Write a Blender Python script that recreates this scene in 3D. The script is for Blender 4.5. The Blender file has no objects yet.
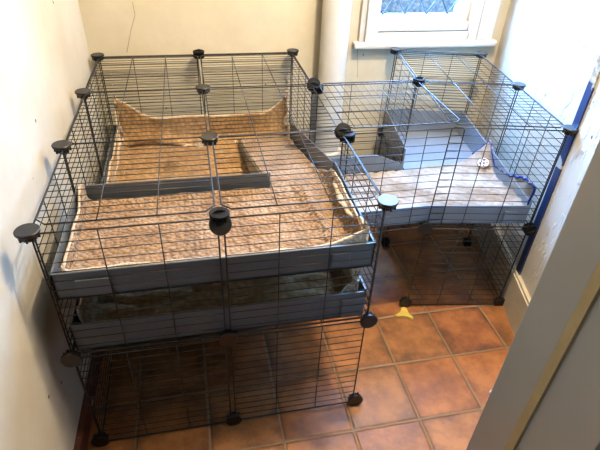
import bpy, bmesh, math, random
from mathutils import Vector, Matrix, noise
random.seed(4)
C = bpy.context.scene.collection
P = .365; TOP = 2*P; PI = math.pi
R8 = math.radians(-8)
TO = Vector((1.037, .364, 0))            # front left foot of the tower

# ---------------------------------------------------------------- materials
def lin(c):
    return tuple((x/255/12.92 if x/255 <= .04045 else ((x/255+.055)/1.055)**2.4) for x in c) + (1,)
class N:
    def __init__(s, name):
        s.m = bpy.data.materials.new(name); s.m.use_nodes = True
        s.t = s.m.node_tree; s.b = s.t.nodes['Principled BSDF']
    def n(s, kind, **kw):
        n = s.t.nodes.new(kind)
        for k, v in kw.items():
            if k in n.inputs: n.inputs[k].default_value = v
            else: setattr(n, k, v)
        return n
    def l(s, a, b): s.t.links.new(a, b)
    def coord(s): return s.n('ShaderNodeTexCoord').outputs['Object']
    def noise(s, vec, scale, detail=4, rough=.55):
        n = s.n('ShaderNodeTexNoise'); n.inputs['Scale'].default_value = scale; n.inputs['Detail'].default_value = detail; n.inputs['Roughness'].default_value = rough
        s.l(vec, n.inputs['Vector']); return n.outputs['Fac']
    def ramp(s, fac, stops):
        r = s.n('ShaderNodeValToRGB'); e = r.color_ramp.elements
        while len(e) < len(stops): e.new(.5)
        for q, (p, c) in zip(e, stops): q.position = p; q.color = c
        s.l(fac, r.inputs['Fac']); return r.outputs['Color']
    def mix(s, fac, a, b, mode='MIX'):
        m = s.n('ShaderNodeMix', data_type='RGBA', blend_type=mode)
        if isinstance(fac, (int, float)): m.inputs[0].default_value = fac
        else: s.l(fac, m.inputs[0])
        for i, x in ((6, a), (7, b)):
            if isinstance(x, tuple): m.inputs[i].default_value = x
            else: s.l(x, m.inputs[i])
        return m.outputs[2]
    def math(s, op, a, b=0.0, c=None):
        m = s.n('ShaderNodeMath', operation=op)
        for i, x in enumerate((a, b, c)):
            if x is None: continue
            if isinstance(x, (int, float)): m.inputs[i].default_value = x
            else: s.l(x, m.inputs[i])
        return m.outputs[0]
    def bump(s, h, strength, dist=.002, normal=None):
        b = s.n('ShaderNodeBump'); b.inputs['Strength'].default_value = strength; b.inputs['Distance'].default_value = dist
        s.l(h, b.inputs['Height'])
        if normal is not None: s.l(normal, b.inputs['Normal'])
        s.l(b.outputs['Normal'], s.b.inputs['Normal']); return b.outputs['Normal']
    def scale(s, vec, sc):
        m = s.n('ShaderNodeMapping'); m.inputs['Scale'].default_value = sc; s.l(vec, m.inputs['Vector']); return m.outputs['Vector']
    def sep(s, vec):
        q = s.n('ShaderNodeSeparateXYZ'); s.l(vec, q.inputs[0]); return q.outputs

def plain(name, c, rough=.5, spec=.5, metal=0, var=.08, scale=30):
    k = N(name); co = k.coord(); f = k.noise(co, scale)
    base = lin(c); d = tuple(x*(1-var*2) for x in base[:3])+(1,)
    k.l(k.ramp(f, [(.3, d), (.7, base)]), k.b.inputs['Base Color'])
    k.b.inputs['Roughness'].default_value = rough; k.b.inputs['Specular IOR Level'].default_value = spec; k.b.inputs['Metallic'].default_value = metal
    return k.m

def wall_mat(name, c, dirt, flake=0.0):
    k = N(name); co = k.coord()
    big = k.noise(co, 3.2, 5, .6); fine = k.noise(co, 60, 3)
    col = k.ramp(big, [(.35, lin(dirt)), (.6, lin(c))])
    v = k.n('ShaderNodeTexVoronoi'); v.inputs['Scale'].default_value = 9; k.l(co, v.inputs['Vector'])
    wob = k.noise(co, 40, 3)
    dd = k.math('ADD', v.outputs['Distance'], k.math('MULTIPLY', wob, .05))
    speck = k.math('LESS_THAN', dd, .068)
    rnd = k.sep(v.outputs['Color'])[0]
    speck = k.math('MULTIPLY', speck, k.math('GREATER_THAN', rnd, .2))
    col = k.mix(speck, col, lin((120, 100, 75)))
    k.l(col, k.b.inputs['Base Color']); k.b.inputs['Roughness'].default_value = .55
    nrm = k.bump(k.noise(co, 7, 4), .35, .01)
    nrm = k.bump(fine, .15, .002, nrm)
    if flake:
        st = k.noise(k.scale(co, (5, 5, 2.2)), 2.5, 5, .6)
        step = k.ramp(st, [(.50, (0, 0, 0, 1)), (.53, (1, 1, 1, 1))])
        k.bump(step, flake, .006, nrm)
    return k.m

M = {}
M['wall_back'] = wall_mat('cream_wall_paint', (238, 228, 200), (226, 213, 182))
M['wall_left'] = wall_mat('worn_white_wall_paint', (236, 230, 214), (222, 213, 192))
M['wall_right'] = wall_mat('flaking_white_wall_paint', (234, 230, 218), (222, 215, 198), .55)
M['ceiling'] = plain('ceiling_paint', (235, 232, 225), .8)
M['white'] = plain('white_gloss_paint', (240, 238, 230), .3, .5, 0, .03, 12)
M['jamb'] = plain('grey_cream_gloss_paint', (188, 190, 184), .35, .5, 0, .04, 6)
M['olive'] = plain('bare_olive_paint', (206, 188, 142), .5, .5, 0, .1, 20)
M['skirting'] = plain('cream_skirting_paint', (224, 212, 184), .4, .5, 0, .08, 14)
M['black'] = plain('black_coated_wire', (11, 12, 14), .45, .5, 0, .1, 60)
M['cap'] = plain('black_abs_plastic', (9, 9, 11), .36, .5, 0, .1, 60)
M['gear'] = plain('matt_black_plastic', (12, 13, 15), .65, .2, 0, .1, 60)
M['blue'] = plain('blue_binding_fabric', (26, 56, 126), .8, .3, 0, .12, 80)
M['yellow'] = plain('yellow_chew', (226, 196, 92), .6, .4, 0, .08, 60)
M['paper'] = plain('white_scrap', (240, 232, 222), .8)
M['lead'] = plain('lead_came', (58, 64, 76), .5, .5, .3)

k = N('red_brown_skirting'); co = k.coord()
f = k.noise(k.scale(co, (1, 1, 1)), 22, 4, .6)
k.l(k.ramp(f, [(.3, lin((84, 44, 32))), (.6, lin((118, 62, 44))), (.665, lin((118, 62, 44))), (.68, lin((214, 200, 180)))]), k.b.inputs['Base Color']); k.b.inputs['Roughness'].default_value = .5
M['redbrown'] = k.m

k = N('blue_strip_paint'); co = k.coord(); z = k.sep(co)[2]
f = k.noise(co, 14, 4, .6)
zz = k.math('ADD', z, k.math('MULTIPLY', f, .16))
bare = k.math('GREATER_THAN', zz, .93)
chip = k.math('MULTIPLY', k.math('GREATER_THAN', k.math('ADD', k.noise(co, 9, 3, .6), k.math('MULTIPLY', k.math('ABSOLUTE', k.math('SUBTRACT', z, .60)), -2.2)), .44), 1.0)
col = k.mix(chip, lin((34, 54, 98)), lin((214, 204, 184)))
col = k.mix(bare, col, k.ramp(k.noise(co, 45, 4), [(.4, lin((150, 118, 84))), (.6, lin((205, 190, 160)))]))
k.l(col, k.b.inputs['Base Color']); k.b.inputs['Roughness'].default_value = .4
M['bluestrip'] = k.m

# terracotta tiles: 20.5 cm pitch
k = N('terracotta_floor_tiles'); co = k.coord(); sx = k.sep(co)
wob = k.noise(co, 25, 3)
def cell(v, off):
    t = k.math('DIVIDE', k.math('SUBTRACT', v, off), .2045)
    t = k.math('ADD', t, k.math('MULTIPLY', k.math('SUBTRACT', wob, .5), .02))
    return k.math('FLOOR', t), k.math('FRACT', t)
cx, fx = cell(sx[0], .908 - .2045*20); cy, fy = cell(sx[1], .115 - .2045*20)
ex = k.math('SUBTRACT', .5, k.math('ABSOLUTE', k.math('SUBTRACT', fx, .5)))
ey = k.math('SUBTRACT', .5, k.math('ABSOLUTE', k.math('SUBTRACT', fy, .5)))
e = k.math('MINIMUM', ex, ey)
grout = k.math('LESS_THAN', e, .015)
cmb = k.n('ShaderNodeCombineXYZ'); k.l(cx, cmb.inputs[0]); k.l(cy, cmb.inputs[1])
wn = k.n('ShaderNodeTexWhiteNoise', noise_dimensions='3D'); k.l(cmb.outputs[0], wn.inputs['Vector'])
rv = wn.outputs['Value']
tile = k.ramp(rv, [(0, lin((152, 92, 50))), (.35, lin((168, 106, 56))), (.7, lin((142, 104, 62))), (1, lin((148, 82, 50)))])
vv = k.n('ShaderNodeVectorMath', operation='ADD'); k.l(co, vv.inputs[0]); k.l(wn.outputs['Color'], vv.inputs[1])
mot = k.noise(vv.outputs[0], 11, 6, .65)
tile = k.mix(.55, tile, k.ramp(mot, [(.36, lin((84, 56, 34))), (.49, lin((150, 92, 50))), (.62, lin((190, 124, 70)))]))
tile = k.mix(k.math('MULTIPLY', k.ramp(k.noise(vv.outputs[0], 60, 3, .7), [(.6, (0, 0, 0, 1)), (.75, (1, 1, 1, 1))]), .35), tile, lin((90, 60, 40)))
# dark fired rims on some tiles
rim = k.ramp(k.math('ADD', e, k.math('MULTIPLY', k.math('SUBTRACT', mot, .5), .35)), [(.0, (1, 1, 1, 1)), (.16, (0, 0, 0, 1))])
rim = k.math('MULTIPLY', rim, k.math('MULTIPLY_ADD', rv, .6, .15))
tile = k.mix(rim, tile, lin((84, 56, 38)))
col = k.mix(grout, tile, lin((140, 114, 86)))
k.l(col, k.b.inputs['Base Color'])
k.l(k.math('MULTIPLY_ADD', mot, .3, .32), k.b.inputs['Roughness'])
hgt = k.ramp(e, [(.005, (0, 0, 0, 1)), (.035, (1, 1, 1, 1))])
nm = k.bump(hgt, .8, .004); k.bump(k.noise(co, 35, 4), .3, .003, nm)
M['tiles'] = k.m

def fleece_mat(name, a, b, c, sc, bs=1.0):
    k = N(name); co = k.coord()
    v = k.n('ShaderNodeTexVoronoi'); v.inputs['Scale'].default_value = sc; v.inputs['Randomness'].default_value = .8; k.l(co, v.inputs['Vector'])
    f = k.noise(co, 9, 5, .6); g = k.noise(co, 160, 2)
    col = k.ramp(f, [(.34, lin(a)), (.5, lin(b)), (.68, lin(c))])
    pit = k.ramp(v.outputs['Distance'], [(.25, (0, 0, 0, 1)), (.7, (1, 1, 1, 1))])
    col = k.mix(k.math('MULTIPLY', k.sep(pit)[0], .42), col, lin(tuple(x*.68 for x in a)))
    k.l(col, k.b.inputs['Base Color']); k.b.inputs['Roughness'].default_value = .95; k.b.inputs['Specular IOR Level'].default_value = .15
    k.b.inputs['Sheen Weight'].default_value = .3; k.b.inputs['Sheen Roughness'].default_value = .5
    inv = k.math('SUBTRACT', 1.0, v.outputs['Distance'])
    nm = k.bump(inv, bs, .014); k.bump(g, .4, .002, nm)
    return k.m
M['fleece'] = fleece_mat('brown_bubble_fleece', (162, 124, 86), (192, 153, 112), (216, 184, 150), 85)
M['fleece2'] = fleece_mat('brown_soft_fleece', (166, 126, 78), (190, 150, 100), (204, 164, 116), 60, .35)
M['cream'] = fleece_mat('cream_sherpa_lining', (234, 208, 174), (242, 222, 192), (246, 232, 208), 120, .3)

k = N('cream_quilted_cotton'); co = k.coord()
f = k.noise(co, 6, 4, .6)
k.l(k.ramp(f, [(.36, lin((142, 124, 106))), (.6, lin((186, 174, 160)))]), k.b.inputs['Base Color'])
k.b.inputs['Roughness'].default_value = .9; k.b.inputs['Specular IOR Level'].default_value = .2
k.bump(k.noise(co, 120, 3), .4, .003); M['quilt'] = k.m

def correx(name, c):
    k = N(name); co = k.coord(); s = k.sep(co)
    f = k.noise(co, 8, 3)
    k.l(k.ramp(f, [(.3, lin(tuple(x*.93 for x in c))), (.7, lin(c))]), k.b.inputs['Base Color'])
    k.b.inputs['Roughness'].default_value = .38
    w = k.math('SINE', k.math('MULTIPLY', s[2], 1400.0))
    k.bump(w, .25, .001); return k.m
M['correx'] = correx('grey_corrugated_plastic', (104, 108, 110))
M['correx_floor'] = correx('light_grey_corrugated_plastic', (136, 144, 154))

# window glass: obscure, mostly lets the sky through
k = N('frosted_leaded_glass'); co = k.coord()
tr = k.n('ShaderNodeBsdfTransparent'); gl = k.n('ShaderNodeBsdfGlossy'); gl.inputs['Roughness'].default_value = .15
f = k.noise(co, 55, 3, .7)
k.l(k.ramp(f, [(.35, (.55, .68, .78, 1)), (.62, (.97, 1, 1, 1))]), tr.inputs['Color'])
mx = k.n('ShaderNodeMixShader'); mx.inputs[0].default_value = .06
k.l(tr.outputs[0], mx.inputs[1]); k.l(gl.outputs[0], mx.inputs[2])
k.l(mx.outputs[0], k.t.nodes['Material Output'].inputs['Surface']); M['glass'] = k.m

# ---------------------------------------------------------------- mesh helpers
def obj(name, bm, mat, parent=None, smooth=False, kind=None):
    me = bpy.data.meshes.new(name); bmesh.ops.recalc_face_normals(bm, faces=bm.faces); bm.to_mesh(me); bm.free()
    for m in (mat if isinstance(mat, (list, tuple)) else [mat]): me.materials.append(m)
    if smooth:
        for f in me.polygons: f.use_smooth = True
    o = bpy.data.objects.new(name, me); C.objects.link(o); o.parent = parent
    if kind: o['kind'] = kind
    return o
def tag(o, label, cat, group=None):
    o['label'] = label; o['category'] = cat
    if group: o['group'] = group
    return o
def empty(name, loc=(0, 0, 0), rz=0):
    o = bpy.data.objects.new(name, None); C.objects.link(o); o.location = loc; o.rotation_euler = (0, 0, rz); o.empty_display_size = .05
    return o
def box(bm, a, b, bev=0):
    a, b = Vector(a), Vector(b)
    r = bmesh.ops.create_cube(bm, size=1)
    for v in r['verts']: v.co = Vector(((v.co.x+.5)*(b.x-a.x)+a.x, (v.co.y+.5)*(b.y-a.y)+a.y, (v.co.z+.5)*(b.z-a.z)+a.z))
    if bev:
        es = {e for v in r['verts'] for e in v.link_edges}
        bmesh.ops.bevel(bm, geom=list(es), offset=bev, segments=2, affect='EDGES', profile=.6)
def prism(bm, pts, z0, z1):
    a = [bm.verts.new((x, y, z0)) for x, y in pts]; b = [bm.verts.new((x, y, z1)) for x, y in pts]
    bm.faces.new(a[::-1]); bm.faces.new(b); n = len(pts)
    for i in range(n): bm.faces.new((a[i], a[(i+1) % n], b[(i+1) % n], b[i]))
def tube(bm, pts, r, n=6, closed=False, radii=None):
    pts = [Vector(p) for p in pts]; m = len(pts); rings = []
    ref = None
    for i, p in enumerate(pts):
        if closed: d = (pts[(i+1) % m]-pts[i-1])
        else: d = pts[min(i+1, m-1)]-pts[max(i-1, 0)]
        d.normalize()
        if ref is None or abs(ref.dot(d)) > .95: ref = Vector((0, 0, 1)) if abs(d.z) < .9 else Vector((1, 0, 0))
        u = d.cross(ref).normalized(); w = d.cross(u).normalized(); ref = -w if False else ref
        rr = radii[i] if radii else r
        rings.append([bm.verts.new(p+(u*math.cos(2*PI*j/n)+w*math.sin(2*PI*j/n))*rr) for j in range(n)])
    for i in range(m if closed else m-1):
        A, B = rings[i], rings[(i+1) % m]
        for j in range(n): bm.faces.new((A[j], A[(j+1) % n], B[(j+1) % n], B[j]))
    if not closed: bm.faces.new(rings[0][::-1]); bm.faces.new(rings[-1])
def lathe(bm, prof, seg=24, mat=Matrix(), caps=True):
    rings = []
    for r, z in prof: rings.append([bm.verts.new(mat @ Vector((r*math.cos(2*PI*j/seg), r*math.sin(2*PI*j/seg), z))) for j in range(seg)])
    for A, B in zip(rings, rings[1:]):
        for j in range(seg): bm.faces.new((A[j], A[(j+1) % seg], B[(j+1) % seg], B[j]))
    if caps: bm.faces.new(rings[0][::-1]); bm.faces.new(rings[-1])

# ---------------------------------------------------------------- the room
def lx(y): return -.0550+.0165*y                # left wall face
def rx(y): return 1.427+.27*(y-.294)            # right wall face
YB = 1.14; YF = -.35; H = 2.4; YH = -1.9
bm = bmesh.new(); prism(bm, [(-.4, YH-.1), (2.2, YH-.1), (2.2, YB+.2), (-.4, YB+.2)], -.1, 0); obj('floor', bm, M['tiles'], kind='structure')
bm = bmesh.new(); prism(bm, [(-.4, YH-.1), (2.2, YH-.1), (2.2, YB+.2), (-.4, YB+.2)], H, H+.1); obj('ceiling', bm, M['ceiling'], kind='structure')
bm = bmesh.new(); prism(bm, [(lx(YF), YF), (lx(YB), YB), (-.3, YB), (-.3, YF)], 0, H); obj('wall_left', bm, M['wall_left'], kind='structure')
bm = bmesh.new(); prism(bm, [(rx(YF), YF), (rx(YB), YB), (2.1, YB), (2.1, YF)], 0, H); obj('wall_right', bm, M['wall_right'], kind='structure')
WX0, WX1, WZ0, WZ1 = 1.085, 1.495, .785, 1.95
bm = bmesh.new()
box(bm, (-.3, YB, 0), (WX0, YB+.16, H)); box(bm, (WX1, YB, 0), (2.1, YB+.16, H)); box(bm, (WX0, YB, 0), (WX1, YB+.16, WZ0)); box(bm, (WX0, YB, WZ1), (WX1, YB+.16, H))
obj('wall_back', bm, M['wall_back'], kind='structure')
# wall with the doorway the picture is taken through
bm = bmesh.new(); box(bm, (.98, YF-.12, 0), (2.1, YF, H)); box(bm, (-.3, YF-.12, 0), (-.10, YF, H)); box(bm, (-.10, YF-.12, 2.05), (.98, YF, H))
obj('wall_front', bm, M['wall_left'], kind='structure')
bm = bmesh.new(); box(bm, (-.4, YH, 0), (-.3, YF-.12, H)); box(bm, (2.1, YH, 0), (2.2, YF-.12, H)); box(bm, (-.3, YH-.1, 0), (2.1, YH, H))
obj('wall_hall', bm, M['wall_left'], kind='structure')
# door jamb beside the camera
bm = bmesh.new(); box(bm, (.86, YF-.072, 0), (.98, YF+.012, 2.05), .003); box(bm, (.866, YF-.20, 0), (.98, YF-.088, 2.05), .003)
obj('trim_1', bm, M['jamb'], kind='structure')
bm = bmesh.new(); box(bm, (.8605, YF-.089, 0), (.975, YF-.071, 2.05)); obj('trim_2', bm, M['olive'], kind='structure')
# skirtings
bm = bmesh.new(); prism(bm, [(lx(YF), YF), (lx(YB), YB), (lx(YB)+.016, YB), (lx(YF)+.016, YF)], 0, .06); obj('baseboard_left', bm, M['redbrown'], kind='structure')
bm = bmesh.new()
T = .018
prism(bm, [(rx(YF)-T, YF), (rx(YF), YF), (rx(YB), YB), (rx(YB)-T, YB)], 0, .15)
prism(bm, [(rx(YF)-T*.72, YF), (rx(YF), YF), (rx(YB), YB), (rx(YB)-T*.72, YB)], .15, .16)
obj('baseboard_right', bm, M['skirting'], kind='structure')
bm = bmesh.new(); box(bm, (-.04, YB-.016, 0), (1.60, YB, .12), .002); obj('baseboard_back', bm, M['skirting'], kind='structure')
wb = bpy.data.objects['wall_back']; wl = bpy.data.objects['wall_left']
M['crack'] = plain('plaster_crack', (168, 150, 120), .9)
for pts in ([(.147, .905), (.149, .86), (.127, .81), (.115, .775), (.099, .727)], [(1.006, .90), (1.006, .76), (1.016, .68), (1.024, .60)]):
    bm = bmesh.new(); tube(bm, [(x, YB, z) for x, z in pts], .0009, 4); obj('plaster_crack', bm, M['crack'], wb)
# vertical strip of old blue paint on the right wall
bm = bmesh.new()
ys = (.296, .330)
prism(bm, [(rx(ys[0])-.006, ys[0]), (rx(ys[0]), ys[0]), (rx(ys[1]), ys[1]), (rx(ys[1])-.006, ys[1])], .16, 2.0)
obj('trim_3', bm, M['bluestrip'], kind='structure')

# ---------------------------------------------------------------- window
win = empty('window_1', ((WX0+WX1)/2, YB, WZ0)); win['kind'] = 'structure'
def wchild(name, bm, m):
    o = obj(name, bm, m); o.parent = win; o.matrix_parent_inverse = Matrix.Translation(-Vector(win.location)); return o
bm = bmesh.new()
G0, G1, GZ0, GZ1 = WX0+.008, WX1-.035, .842, 1.9; GY = YB+.055
box(bm, (WX0-.001, YB+.03, WZ0), (WX1, YB+.08, GZ0), .004)                    # bottom rail
box(bm, (WX0-.001, YB+.03, GZ0), (G0, YB+.08, WZ1)); box(bm, (G1, YB+.03, GZ0), (WX1, YB+.08, WZ1)); box(bm, (WX0, YB+.03, GZ1), (WX1, YB+.08, WZ1))
box(bm, (WX0, YB+.01, WZ0+.0), (WX1, YB+.032, WZ0+.035), .004)
wchild('window_frame', bm, M['white'])
bm = bmesh.new(); box(bm, (G0, GY, GZ0), (G1, GY+.004, GZ1)); wchild('window_pane', bm, M['glass'])
bm = bmesh.new(); dx, dz = .096, .15
def clip(a, b):
    # clip a lattice line to the pane
    (x0, z0), (x1, z1) = a, b; t0, t1 = 0., 1.
    for p_, q_ in ((-(x1-x0), x0-G0), (x1-x0, G1-x0), (-(z1-z0), z0-GZ0), (z1-z0, GZ1-z0)):
        if p_ == 0: continue
        r = q_/p_
        if p_ < 0: t0 = max(t0, r)
        else: t1 = min(t1, r)
    if t1-t0 < 1e-3: return None
    return (x0+(x1-x0)*t0, z0+(z1-z0)*t0), (x0+(x1-x0)*t1, z0+(z1-z0)*t1)
for i in range(-12, 14):
    for s in (1, -1):
        x = G0+.03+i*dx; c = clip((x, GZ0), (x+s*dx/2*14, GZ0+dz/2*14))
        if c: tube(bm, [(c[0][0], GY-.001, c[0][1]), (c[1][0], GY-.001, c[1][1])], .0038, 5)
wchild('lead_lattice', bm, M['lead'])
# sill board with a round nose and its apron
bm = bmesh.new(); box(bm, (.985, YB-.035, .728), (1.625, YB+.031, .754), .009); box(bm, (WX0, YB-.002, .750), (WX1, YB+.03, WZ0), .003)
wchild('window_sill', bm, M['white'])
bm = bmesh.new()
for a, b, d in ((1.008, 1.03, .014), (1.03, 1.058, .026), (1.058, 1.086, .016), (1.494, 1.53, .014), (1.53, 1.60, .02)):
    box(bm, (a, YB-d, .752), (b, YB+.001, 2.02), .004)
box(bm, (1.008, YB-.02, 1.95), (1.6, YB+.001, 2.03), .004)
wchild('window_casing', bm, M['white'])

# soil pipe
bm = bmesh.new(); lathe(bm, [(.055, 0), (.055, H)], 40, Matrix.Translation((.892, YB-.060, 0)), False)
pp = obj('soil_pipe', bm, M['white'], smooth=True)
for z in (.25, 1.75):
  lathe_bm = bmesh.new(); lathe(lathe_bm, [(.055, z), (.066, z), (.068, z+.006), (.068, z+.05), (.066, z+.056), (.055, z+.056)], 40, Matrix.Translation((.892, YB-.060, 0)), False)
  obj('pipe_collar', lathe_bm, M['white'], pp, smooth=True)
tag(pp, 'thick cream-white vertical pipe running up the back wall left of the window', 'pipe')

# ---------------------------------------------------------------- wire panels
L = .352
def panel_mesh(c):
    bm = bmesh.new(); r = .0020
    o = [(c, 0), (L-c, 0), (L, c), (L, L-c), (L-c, L), (c, L), (0, L-c), (0, c)]
    tube(bm, [(x, y, 0) for x, y in o], r, 6, closed=True)
    n = 14
    for i in range(1, n):
        y = L*i/n; tube(bm, [(0, y, 0), (L, y, 0)], .0011, 5)
    for x in (L/3, 2*L/3): tube(bm, [(x, 0, .002), (x, L, .002)], .0014, 5)
    me = bpy.data.meshes.new('wire_panel'); bm.to_mesh(me); bm.free(); me.materials.append(M['black'])
    for f in me.polygons: f.use_smooth = True
    return me
PM = {'H': panel_mesh(.020), 'X': panel_mesh(.007)}; PM['V'] = PM['H']; PM['Y'] = PM['X']
def panel(parent, kind, x, y, z, jit=.002, pre=None):
    """kind: 'X' stands along x, 'Y' stands along y, 'H' lies flat with close wires along x, 'V' flat with close wires along y; x,y,z = grid corner"""
    o = bpy.data.objects.new('wire_panel', PM[kind]); C.objects.link(o); o.parent = parent
    g = (P-L)/2
    A = {'X': Matrix(((1, 0, 0), (0, 0, -1), (0, 1, 0))), 'Y': Matrix(((0, 0, 1), (1, 0, 0), (0, 1, 0))), 'H': Matrix.Identity(3), 'V': Matrix(((0, 1, 0), (1, 0, 0), (0, 0, -1)))}[kind]
    off = {'X': (g, 0, g), 'Y': (0, g, g), 'H': (g, g, 0), 'V': (g, g, 0)}[kind]
    t = Vector((x, y, z))+Vector(off)+Vector([random.uniform(-jit, jit) for _ in range(3)])
    o.matrix_basis = (pre or Matrix.Identity(4)) @ Matrix.Translation(t) @ A.to_4x4()
    return o
def cap_mesh():                                   # round cap with ribbed socket below; axis +z outwards
    bm = bmesh.new()
    lathe(bm, [(.012, -.014), (.0155, -.012), (.019, -.002), (.0225, .001), (.0235, .003), (.0235, .0065), (.022, .008), (.0, .0082)][:-1], 28)
    for i in range(8):
        a = i*PI/4; c, s = math.cos(a), math.sin(a)
        m = Matrix.Rotation(a, 4, 'Z')
        r = bmesh.ops.create_cube(bm, size=1)
        for v in r['verts']: v.co = m @ Vector((.014+v.co.x*.013, v.co.y*.0035, -.005+v.co.z*.013))
    me = bpy.data.meshes.new('connector'); bmesh.ops.recalc_face_normals(bm, faces=bm.faces); bm.to_mesh(me); bm.free(); me.materials.append(M['cap']); return me
def gear_mesh():                                  # two ribbed discs on a core, slots all round
    bm = bmesh.new()
    for z in (-.011, .007):
        lathe(bm, [(.020, z), (.0215, z+.001), (.0215, z+.004), (.020, z+.005)], 24)
    lathe(bm, [(.0125, -.0105), (.0125, .0115)], 16)
    for i in range(12):
        m = Matrix.Rotation(i*PI/6, 4, 'Z'); r = bmesh.ops.create_cube(bm, size=1)
        for v in r['verts']: v.co = m @ Vector((.0165+v.co.x*.009, v.co.y*.0032, v.co.z*.024))
    m = Matrix.Rotation(PI/2, 4, 'X')
    lathe(bm, [(.018, -.002), (.0195, 0), (.018, .002)], 20, m)
    me = bpy.data.meshes.new('connector'); bmesh.ops.recalc_face_normals(bm, faces=bm.faces); bm.to_mesh(me); bm.free(); me.materials.append(M['gear']); return me
CM, GM = cap_mesh(), gear_mesh()
def conn(parent, x, y, z, axis='z', mesh=None, tilt=0):
    o = bpy.data.objects.new('connector', mesh or CM); C.objects.link(o); o.parent = parent
    rot = {'z': Matrix.Identity(4), '-y': Matrix.Rotation(PI/2, 4, 'X'), '-x': Matrix.Rotation(-PI/2, 4, 'Y'), 'x': Matrix.Rotation(PI/2, 4, 'Y'), 'y': Matrix.Rotation(-PI/2, 4, 'X'), 'd': Matrix.Rotation(PI/4, 4, 'X')}[axis]
    o.matrix_basis = Matrix.Translation((x, y, z)) @ rot @ Matrix.Rotation(tilt, 4, 'X') @ Matrix.Rotation(random.uniform(0, .7), 4, 'Z')
    return o

F = .022                                          # height of the lowest wires' grid line above the floor
cage = empty('wire_pet_cage')
tag(cage, 'large two-storey black wire grid pet cage standing against the left wall', 'pet cage')
for i in range(2):
    for zl in (F-.02, P): panel(cage, 'X', i*P, 0, zl); panel(cage, 'X', i*P, 3*P, zl)
    for j in range(3): panel(cage, 'H', i*P, j*P+(.02 if j == 0 else 0), TOP)
    for j in range(3): panel(cage, 'H', i*P, j*P, P+.003)
for j in range(3):
    for zl in (F-.02, P): panel(cage, 'Y', 0, j*P, zl)
for j in (0, 2): panel(cage, 'Y', 2*P, j*P, P)
for j in (1, 2): panel(cage, 'Y', 2*P, j*P, F-.02)
for i in range(2): panel(cage, 'H', i*P, .004, .5405, 0)                # shelf under the upper tray
for i in range(3):
    for j in range(4):
        edge = i in (0, 2)
        if i == 0: conn(cage, 0, j*P, TOP-.001)
        elif i == 1: 
            conn(cage, P, j*P, TOP-.001, 'z', CM if j in (2, 1) else GM)
        else: conn(cage, 2*P, j*P, TOP-.001, 'z' if j in (0, 3) else 'd', CM if j in (0, 3) else GM)
conn(cage, P, -.012, TOP-.012, 'd')
for j in (1, 2): conn(cage, 2*P+.010, j*P-.016, TOP-.010, 'z', GM)
for i in range(3):
    conn(cage, i*P, -.004, P, '-y'); conn(cage, i*P, -.004, F, '-y')
    conn(cage, i*P, 3*P, P, 'y', GM); conn(cage, i*P, 3*P, F, 'y', GM)
for j in (1, 2):
    for i in (0, 2):
        conn(cage, i*P, j*P, P, '-x' if i == 0 else 'x', GM); conn(cage, i*P, j*P, F, '-x' if i == 0 else 'x', GM)

tower = empty('wire_side_cage', TO, R8); tower.rotation_euler.y = .025
tag(tower, 'smaller black wire grid cage tower below the window, with a lidded passage at its left', 'pet cage')
for zl in (F-.02, P):
    panel(tower, 'X', 0, 0, zl); panel(tower, 'X', 0, 2*P, zl)
    for j in range(2): panel(tower, 'Y', P, j*P, zl)
    panel(tower, 'Y', 0, P, zl)
for j in range(2): panel(tower, 'H', 0, j*P, TOP); panel(tower, 'H', 0, j*P, P+.003)
for j in range(3):
    conn(tower, P, j*P, TOP-.001)
    if j: conn(tower, 0, j*P, TOP-.001, 'z', CM if j == 2 else GM)
    conn(tower, P, j*P, P, '-y' if j == 0 else 'x', GM); conn(tower, P, j*P, F, '-y' if j == 0 else 'x', CM if j == 0 else GM)
    conn(tower, 0, j*P, P, '-y' if j == 0 else '-x', CM if j == 0 else GM); conn(tower, 0, j*P, F, '-y' if j == 0 else '-x', CM if j == 0 else GM)
# passage between the two cages (axis-parallel with the large cage)
inv = (Matrix.Translation(TO) @ tower.rotation_euler.to_matrix().to_4x4()).inverted()
for kd, x, y, z in (('V', 2*P+.005, P, TOP+.004), ('X', 2*P+.012, P-.003, P), ('X', 2*P+.01, 2*P, P), ('H', 2*P+.005, P, P-.004)):
    panel(tower, kd, x, y, z, pre=inv)

# ---------------------------------------------------------------- trays
def tray(name, poly, z0, walls, mat, th=.004):
    """poly counter-clockwise; walls[i] = (height at point i, height at point i+1) or None"""
    bm = bmesh.new(); prism(bm, poly, z0, z0+th); n = len(poly)
    for i, w in enumerate(walls):
        if not w: continue
        a, b = Vector(poly[i]), Vector(poly[(i+1) % n]); d = (b-a).normalized(); nn = Vector((-d.y, d.x))*th
        q = [a, b, b+nn, a+nn]; hs = [w[0], w[1], w[1], w[0]]
        lo = [bm.verts.new((p.x, p.y, z0+.0005)) for p in q]; hi = [bm.verts.new((p.x, p.y, z0+h)) for p, h in zip(q, hs)]
        bm.faces.new(lo[::-1]); bm.faces.new(hi)
        for k_ in range(4): bm.faces.new((lo[k_], lo[(k_+1) % 4], hi[(k_+1) % 4], hi[k_]))
    return obj(name, bm, mat)
def flap(parent, a, b, z0, z1, out=.0045, mat=None):
    """rectangular corner flap folded onto the outside of a tray wall, from a to b in plan"""
    a, b = Vector(a), Vector(b); d = (b-a).normalized(); nn = Vector((d.y, -d.x))*out
    bm = bmesh.new(); prism(bm, [a-nn*.0, a+nn, b+nn, b-nn*.0], z0, z1)
    es = [e for e in bm.edges]; bmesh.ops.bevel(bm, geom=es, offset=.0012, segments=1, affect='EDGES')
    return obj('corner_flap', bm, mat or M['correx'], parent)

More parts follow.
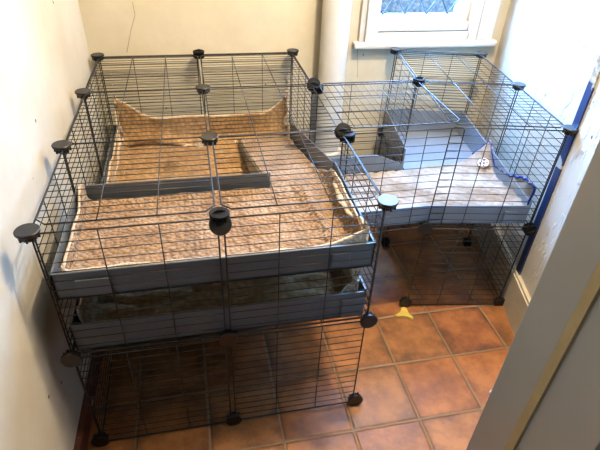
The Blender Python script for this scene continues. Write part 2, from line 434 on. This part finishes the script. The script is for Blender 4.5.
# lower tray: on the wire floor of the large cage
lowt = tray('lower_tray', [(.012, .010), (.718, .010), (.718, 1.082), (.012, 1.082)], P+.008, [(.082, .082), (.09, .09), (.09, .09), (.09, .082)], M['correx'])
tag(lowt, 'grey corrugated plastic tray on the lower floor of the large cage, below the raised tray', 'cage tray')
flap(lowt, (.655, .0098), (.716, .0098), P+.010, P+.074)
# upper tray on its shelf
UZ = .5445
upt = tray('upper_tray', [(.010, .006), (.720, .006), (.720, .372), (.528, .372), (.010, .372)], UZ,
           [(.070, .070), (.070, .088), None, (.066, .066), (.066, .070)], M['correx'])
tag(upt, 'grey corrugated plastic tray raised across the front of the large cage, holding bubble-textured fleece', 'cage tray')
flap(upt, (.055, .0058), (.125, .0058), UZ+.006, UZ+.050)
flap(upt, (.615, .0058), (.66, .0058), UZ+.01, UZ+.052)
# ramp from the upper tray down to the lower floor, with tapering side boards
RA = (.376, UZ+.004); RB = (1.045, P+.016)
def rz(y): return RA[1]+(RB[1]-RA[1])*(y-RA[0])/(RB[0]-RA[0])
def rleft(y): return .528-.035*(y-RA[0])/(RB[0]-RA[0])
bm = bmesh.new()
def slab(x0a, x1a, x0b, x1b, ya, yb, lo, hi):
    vs = [bm.verts.new(c) for c in ((x0a, ya, lo(ya)), (x1a, ya, lo(ya)), (x1b, yb, lo(yb)), (x0b, yb, lo(yb)), (x0a, ya, hi(ya)), (x1a, ya, hi(ya)), (x1b, yb, hi(yb)), (x0b, yb, hi(yb)))]
    for f in ((3, 2, 1, 0), (4, 5, 6, 7), (0, 1, 5, 4), (1, 2, 6, 5), (2, 3, 7, 6), (3, 0, 4, 7)): bm.faces.new([vs[i] for i in f])
slab(.528, .716, rleft(RB[0]), .716, RA[0], RB[0], lambda y: rz(y)-.004, rz)
ramp = obj('fleece_ramp', bm, M['correx'])
tag(ramp, 'sloping grey plastic ramp under fleece, running down from the raised tray to the back', 'ramp')
bm = bmesh.new(); slab(.524, .528, rleft(RB[0])-.004, rleft(RB[0]), RA[0], RB[0], lambda y: max(P+.0135, rz(y)-.085), lambda y: rz(y)+.004); obj('side_board', bm, M['correx'], ramp)
bm = bmesh.new(); slab(.7135, .7175, .7135, .7175, RA[0], RB[0]-.03, lambda y: rz(y)-.02, lambda y: rz(y)+.078); obj('side_board', bm, M['correx'], ramp)

# tray of the passage and the tower
def TW(x, y):
    v = Matrix.Rotation(R8, 2) @ Vector((x, y)); return (v.x+TO.x, v.y+TO.y)
tz = P+.008
poly = [(.742, .376), (1.045, .376), TW(.355, .010), TW(.355, .718), TW(.010, .718), TW(.010, .355), (.98, .702), (.742, .702)]
tw = tray('side_tray', poly, tz, [(.066, .070), (.070, .070), (.082, .105), (.105, .105), (.105, .1), (.035, .09), (.09, .09), None], M['correx_floor'])
tag(tw, 'pale grey corrugated plastic tray in the side cage, bare behind its quilted pad', 'cage tray')
flap(tw, TW(.27, .0098), TW(.318, .0098), tz+.006, tz+.052, .0065, M['correx_floor'])

# ---------------------------------------------------------------- fabrics
def sheet(name, s0, s1, t0, t1, pos, mat, n=.007, thick=.006, lining=None, cut=None, over=.004, parent=None, binding=None):
    """fabric sheet over parameter ranges given as functions; pos(s,t)->Vector; lining = material of the underside part"""
    NS = int(max(4, (s1(0)-s0(0))/n)) if callable(s1) else int((s1-s0)/n)
    NT = int((t1-t0)/n)
    def build(extra, off, keep=None):
        bm = bmesh.new(); g = []
        for j in range(NT+1):
            row = []
            for i in range(NS+1):
                row.append(bm.verts.new(pos(i/NS, j/NT, extra)))
            g.append(row)
        for j in range(NT):
            for i in range(NS):
                if cut and cut(i/NS, j/NT, extra): continue
                bm.faces.new((g[j][i], g[j][i+1], g[j+1][i+1], g[j+1][i]))
        bmesh.ops.delete(bm, geom=[v for v in bm.verts if not v.link_faces], context='VERTS')
        bm.normal_update()
        top = {v: v.co.copy()-v.normal*off for v in bm.verts}
        for v, c in top.items(): v.co = c
        # thickness
        nm = {v: v.normal.copy() for v in bm.verts}
        faces = list(bm.faces); vmap = {v: bm.verts.new(v.co-nm[v]*thick) for v in list(bm.verts)}
        for f in faces: bm.faces.new([vmap[v] for v in reversed(f.verts)])
        for e in [e for e in bm.edges if len(e.link_faces) == 1 and e.link_faces[0] in set(faces)]:
            f = e.link_faces[0]; a, b = e.verts
            ls = [l for l in f.loops if l.edge == e][0]
            a = ls.vert; b = ls.link_loop_next.vert
            bm.faces.new((b, a, vmap[a], vmap[b]))
        return bm
    o = obj(name, build(0, 0), mat, parent, smooth=True)
    if lining: obj('fleece_lining', build(over, thick+.0002), lining, o, smooth=True)
    return o
def fold(s, a, b, r=.018):
    """flat coordinate s -> (position, climb) for a sheet turned up at walls a and b with a rounded foot"""
    if s < a+r:
        q = (a+r-s)
        if q < r*PI/2: th = q/r; return a+r-r*math.sin(th), r-r*math.cos(th)
        return a, r+(q-r*PI/2)
    if s > b-r:
        q = s-(b-r)
        if q < r*PI/2: th = q/r; return b-r+r*math.sin(th), r-r*math.cos(th)
        return b, r+(q-r*PI/2)
    return s, 0.
def nz(x, y, sc, seed=0): return noise.noise(Vector((x*sc, y*sc, seed)))
def lerp(a, b, t): return a+(b-a)*t
def bumpf(x, c, w): return math.exp(-((x-c)/w)**2)
FR = P+.0175                                     # lower fleece rests on the tray base
# --- lower fleece
def pos_low(u, v, ex):
    yv = lerp(.02, 1.07, v)
    sl = .026-.055-.05*bumpf(yv, 1.07, .14)-ex-.012*nz(yv, 0, 9, 1); sr = .704+.05+.05*bumpf(yv, 1.07, .12)+ex
    s = lerp(sl, sr, u)
    xq = min(max(s, .03), .70)
    tb = 1.066+.088+.072*bumpf(xq, .045, .07)+.058*bumpf(xq, .70, .05)+ex+.008*nz(xq, 3, 8, 2)
    tf = .034+.004-ex-.014*abs(nz(xq, 1, 10, 5))-.060*bumpf(xq, .69, .045)
    t = lerp(tf, tb, v)
    x, cx_ = fold(s, .034, .698, .022); y, cy_ = fold(t, .034, 1.060, .03)
    # a fold of slack cloth creeping along the foot of the back wall
    z = FR+.002+cx_+cy_
    w = .016*max(0, nz(x*1.0, y*1.6, 7, 9))+(.030*abs(nz(x*.7, y*2.2, 11, 8))*min(1, max(0, y-.04)/.05) if y < .3 else 0)+.004*nz(x, y, 22, 3)
    slack = .032*bumpf(y+cy_*1., 1.055+.03*math.sin(x*11), .028)
    if cy_ > 0 and y > .5: y -= slack+w; z -= 0
    else: z += w+.3*slack+(.004 if cx_ > 0 else 0)
    if y < .2: y += .006+.02*abs(nz(x, z, 12, 4))*min(1, cy_/.05); 
    x = min(max(x + (.006*nz(y, z, 14, 6)+.006 if cx_ > 0 and s < .3 else 0), .018), .708)
    z = min(z, .528) if y < .42 else z
    if x > .47 and y > .3: z = min(z, max(FR+.002, 1e9 if y > 1.05 else rz(min(y, 1.05))-.006)) if y < 1.0 else z
    return Vector((x, y, z))
fl = sheet('fleece_blanket', lambda _: 0, lambda _: .74, 0, 1.2, pos_low, M['fleece2'], .0085, .005, M['cream'])
tag(fl, 'brown fleece blanket lining the lower tray, turned up at the back corners', 'fleece blanket')
# --- upper fleece, L-shaped: the raised tray, then down the ramp
UF = UZ+.0175
def pos_up(u, v, ex):
    vv_ = v
    yq = lerp(0, 1.03, vv_)
    sl = .022-.012-ex-.010*nz(yq, 0, 12, 11)-.03*bumpf(yq, .34, .04)
    sr = .704+.042+ex+.012*nz(yq, 0, 8, 12)-.06*max(0, min(1, (yq-.42)/.1))
    UC = 61/87
    if yq > .362:
        q = (yq-.362)/(1.03-.362)
        s = lerp(.5285-.030*q-ex*.6, .742+.006*nz(yq, 0, 9, 14)-.045*min(1, q*4)+ex, (u-UC)/(1-UC)) if u > UC-1e-6 else lerp(sl, .5285, u/UC)
    else: s = lerp(sl, sr, u)
    xq = min(max(s, .03), .70)
    t0_ = .016-.018-ex-.008*abs(nz(xq, 0, 9, 13))-.02*bumpf(xq, .69, .05)
    t = lerp(t0_, 1.03, vv_)
    x, cx_ = fold(s, .032, .700, .016); y, cy_ = (fold(t, .030, 9, .016))
    ramp_ = y > RA[0]
    base = UF if y < RA[0]-.03 else (lerp(UF, rz(y)+.0145, min(1, (y-RA[0]+.03)/.06)))
    z = base+cx_+cy_
    ridge = .020*bumpf(x, .652-.04*(y/.35), .014)*max(0, min(1, (.40-y)/.08))*max(0, min(1, (y-.02)/.05))
    z += ridge+.008*max(0, nz(x, y, 8, 21))+.005*nz(x, y, 20, 22)*.7+.0015
    if xq < .52 and y > .30 and not ramp_: z += .010*max(0, (y-.32)/.05)
    if x > .64 and y < .1: z += .012*bumpf(x, .69, .03)
    if y > RA[0]: 
        z = base+cx_*.6+.006*max(0, nz(x, y, 9, 23))+.0015
    return Vector((x, y, z))
def cut_up(u, v, ex):
    return lerp(0, 1.03, v) > .357 and u < 61/87-1e-6
fu = sheet('fleece_blanket', lambda _: 0, lambda _: .74, 0, 1.03, pos_up, M['fleece'], .0085, .005, M['cream'], cut_up)
tag(fu, 'bubble-textured brown fleece blanket covering the raised front tray and the ramp', 'fleece blanket')
def hem(pts, wd, parent):
    bm = bmesh.new(); a = []; n_ = len(pts)
    for i, (p, d) in enumerate(pts):
        p = Vector(p); d = Vector(d).normalized(); w_ = wd*math.sin(PI*(i+.6)/(n_+.2))**.5
        up = Vector((0, 0, .0018)); a.append([bm.verts.new(q) for q in (p, p+d*w_*.5+up*1.3, p+d*w_, p+d*w_-up*.8, p+d*w_*.5+up*.2, p-up)])
    for A, B in zip(a, a[1:]):
        for k_ in range(6): bm.faces.new((A[k_], A[(k_+1) % 6], B[(k_+1) % 6], B[k_]))
    bm.faces.new(a[0][::-1]); bm.faces.new(a[-1]); obj('folded_hem', bm, M['cream'], parent, smooth=True)
hem([((.706-.002*math.sin(i*1.3), .12+i*.0155, UF+.050+.002*math.sin(i*2.1)), (-1, .1*math.sin(i*1.9), -.35)) for i in range(13)], .021, fu)
hem([((.04+i*.016, .030, UF+.012+.002*math.sin(i*1.7)), (0, 1, .05)) for i in range(13)], .020, fu)
hem([((.0275+.002*math.sin(i*1.4), .69+i*.0265, FR+.040+.0032*i+.004*math.sin(i*1.1)), (1, 0, -.2)) for i in range(14)], .020, fl)
# --- quilted pad of the side cage
QF = tz+.013
def quilt_h(a, b):
    q = .0205
    p1 = (a+b)/q; p2 = (a-b)/q
    return .008*min(1, (abs(math.sin(p1*PI/2))*abs(math.sin(p2*PI/2)))**.5*1.25)
def pos_q(u, v, ex):
    # x runs along the passage; the right end follows the tower's turn
    s = lerp(.752-ex, 1.386+.085+.02*bumpf(v, 1, .3)+ex, u)
    yf = .390 if s < 1.03 else .390-(min(s, 1.40)-1.03)*.14
    yb = .695-.012*nz(s, 0, 6, 41)-.0*u+ (.02*max(0, (s-1.1)/.3))
    x, cx_ = fold(s, -9, 1.392+.145*(lerp(yf, yb, v)-.33), .03)
    front = 0.
    y = lerp(yf-ex, yb+ex, v)
    wr = .007*max(0, nz(s, y, 9, 42))*max(0, min(1, (s-.9)/.3))+.004*max(0, nz(s, y, 14, 46))
    ear = .05*bumpf(s, 1.45, .06)*bumpf(v, .1, .25)+.075*bumpf(s, 1.44, .07)*bumpf(v, 1., .2)
    z = QF+cx_*(.85-.25*bumpf(v, .72, .14))+wr+ear+quilt_h(s, y)+.012*bumpf(s, 1.345, .035)*bumpf(v, .35, .35)
    x -= .015*abs(nz(y, z, 12, 43))*min(1, cx_/.03)
    return Vector((x, y, z))
qp = sheet('quilted_pad', lambda _: 0, lambda _: .70, 0, .31, pos_q, M['quilt'], .0052, .004, None)
tag(qp, 'cream diamond-quilted pad with blue edging in the side cage, right end turned up', 'cage pad')
bm = bmesh.new(); rim = []
for i in range(60, 91): rim.append(pos_q(i/90, 0, .001))
for i in range(1, 41): rim.append(pos_q(1, i/40, .001))
for i in range(1, 14): rim.append(pos_q(1-i/90, 1, .001))
tube(bm, [p-Vector((0, 0, .003)) for p in rim], .0042, 6)
obj('blue_binding', bm, M['blue'], qp, smooth=True)

# round printed patch on the pad (a pale disc in a brown ring with dots)
def patch(cu, cv):
    c = pos_q(cu, cv, 0); e1 = (pos_q(cu+.02, cv, 0)-pos_q(cu-.02, cv, 0)).normalized(); e2 = (pos_q(cu, cv+.04, 0)-pos_q(cu, cv-.04, 0)).normalized()
    nn = e1.cross(e2).normalized(); e2 = nn.cross(e1)
    if nn.z < 0: nn = -nn
    return Matrix((( e1.x, e2.x, nn.x, c.x+nn.x*.005), (e1.y, e2.y, nn.y, c.y+nn.y*.005), (e1.z, e2.z, nn.z, c.z+nn.z*.005), (0, 0, 0, 1)))
pm = patch(.885, .84)
bm = bmesh.new(); lathe(bm, [(.0225, 0), (.0235, .002), (.0225, .004), (.0200, .004)], 32, pm)
pa = obj('printed_patch', bm, plain('brown_patch_ring', (128, 92, 74), .6), qp)
pa['label'] = 'small round patch with a brown ring'
def dots(name, spots, m):
    bm = bmesh.new()
    for x, y, r, h in spots: lathe(bm, [(r, .003), (r, h)], 20, pm @ Matrix.Translation((x, y, 0)))
    return obj(name, bm, m, pa)
dots('patch_disc', [(0, 0, .0205, .0044)], plain('pale_patch', (226, 214, 206), .4))
dots('patch_print', [(-.011, .004, .0042, .0050), (.009, .007, .0046, .0050), (0, -.004, .005, .0050), (-.006, -.012, .003, .005), (.011, -.008, .0032, .005)], plain('dark_patch_print', (92, 70, 66), .4))

# ---------------------------------------------------------------- small things on the floor
bm = bmesh.new()
out = [(-.008, .03), (-.0085, .012), (-.011, .0), (-.022, -.010), (-.0245, -.018), (-.021, -.024), (-.015, -.0235), (-.007, -.017), (.001, -.0155), (.009, -.018), (.016, -.0245), (.022, -.025), (.0255, -.019), (.0225, -.010), (.012, .0), (.009, .012), (.008, .03)]
top = [(x*1.0, -y+.06) for x, y in out[::-1]]
full = out + [(.0055, .037), (0, .040), (-.0055, .037)]
prism(bm, full, 0, .009)
bmesh.ops.bevel(bm, geom=[e for e in bm.edges if abs(e.verts[0].co.z-e.verts[1].co.z) < 1e-5], offset=.002, segments=2, affect='EDGES')
bone = obj('chew_toy', bm, M['yellow']); bone.scale = (1.3, .85, 1); bone.location = (1.019, .322, .0003); bone.rotation_euler = (0, 0, -.36)
tag(bone, 'flat yellow forked chew lying on the tiles at the foot of the side cage', 'pet chew')
bm = bmesh.new(); bmesh.ops.create_icosphere(bm, subdivisions=2, radius=.01)
for v in bm.verts: v.co = Vector((v.co.x*1.3, v.co.y*.9, (v.co.z+.008)*.6)) * (1+.25*noise.noise(v.co*120))
scrap = obj('bedding_scrap', bm, M['paper']); scrap.location = (1.172, -.046, .001)
tag(scrap, 'small white scrap of bedding on the floor tiles beside the door frame', 'scrap')

# ---------------------------------------------------------------- light
w = bpy.data.worlds.new('World'); bpy.context.scene.world = w; w.use_nodes = True
t = w.node_tree; bg = t.nodes['Background']
tc = t.nodes.new('ShaderNodeTexCoord'); sp = t.nodes.new('ShaderNodeSeparateXYZ'); t.links.new(tc.outputs['Generated'], sp.inputs[0])
rp = t.nodes.new('ShaderNodeValToRGB'); e = rp.color_ramp.elements
mp = t.nodes.new('ShaderNodeMath'); mp.operation = 'MULTIPLY_ADD'; mp.inputs[1].default_value = .5; mp.inputs[2].default_value = .5
t.links.new(sp.outputs[2], mp.inputs[0]); t.links.new(mp.outputs[0], rp.inputs[0])
e[0].position = .44; e[0].color = (.0028, .0040, .0058, 1); e[1].position = .56; e[1].color = (.25, .52, 1, 1)
t.links.new(rp.outputs[0], bg.inputs[0]); bg.inputs[1].default_value = 110
pl = bpy.data.lights.new('window_portal', 'AREA'); pl.shape = 'RECTANGLE'; pl.size = WX1-WX0; pl.size_y = WZ1-WZ0; pl.cycles.is_portal = True
po = bpy.data.objects.new('window_portal', pl); C.objects.link(po); po.location = ((WX0+WX1)/2, YB+.10, (WZ0+WZ1)/2); po.rotation_euler = (-PI/2, 0, 0)
bl = bpy.data.lights.new('ceiling_bulb', 'POINT'); bl.energy = 88; bl.color = (1, .82, .60); bl.shadow_soft_size = .025
bo = bpy.data.objects.new('ceiling_bulb', bl); C.objects.link(bo); bo.location = (1.0, .20, 2.25)

# ---------------------------------------------------------------- camera
cam = bpy.data.cameras.new('camera'); co_ = bpy.data.objects.new('camera', cam); C.objects.link(co_)
co_.location = (0.3376032, -0.8441794, 1.3147029); co_.rotation_mode = 'XYZ'; co_.rotation_euler = (0.9460022, -0.0380020, -0.2026990)
cam.sensor_width = 36; cam.lens = 493.4287609/600*36; cam.clip_start = .02
S = bpy.context.scene; S.camera = co_
S.view_settings.view_transform = 'Standard'; S.view_settings.look = 'None'; S.view_settings.gamma = 1; S.view_settings.exposure = .38
S.cycles.max_bounces = 8; S.cycles.diffuse_bounces = 1; S.cycles.transparent_max_bounces = 12
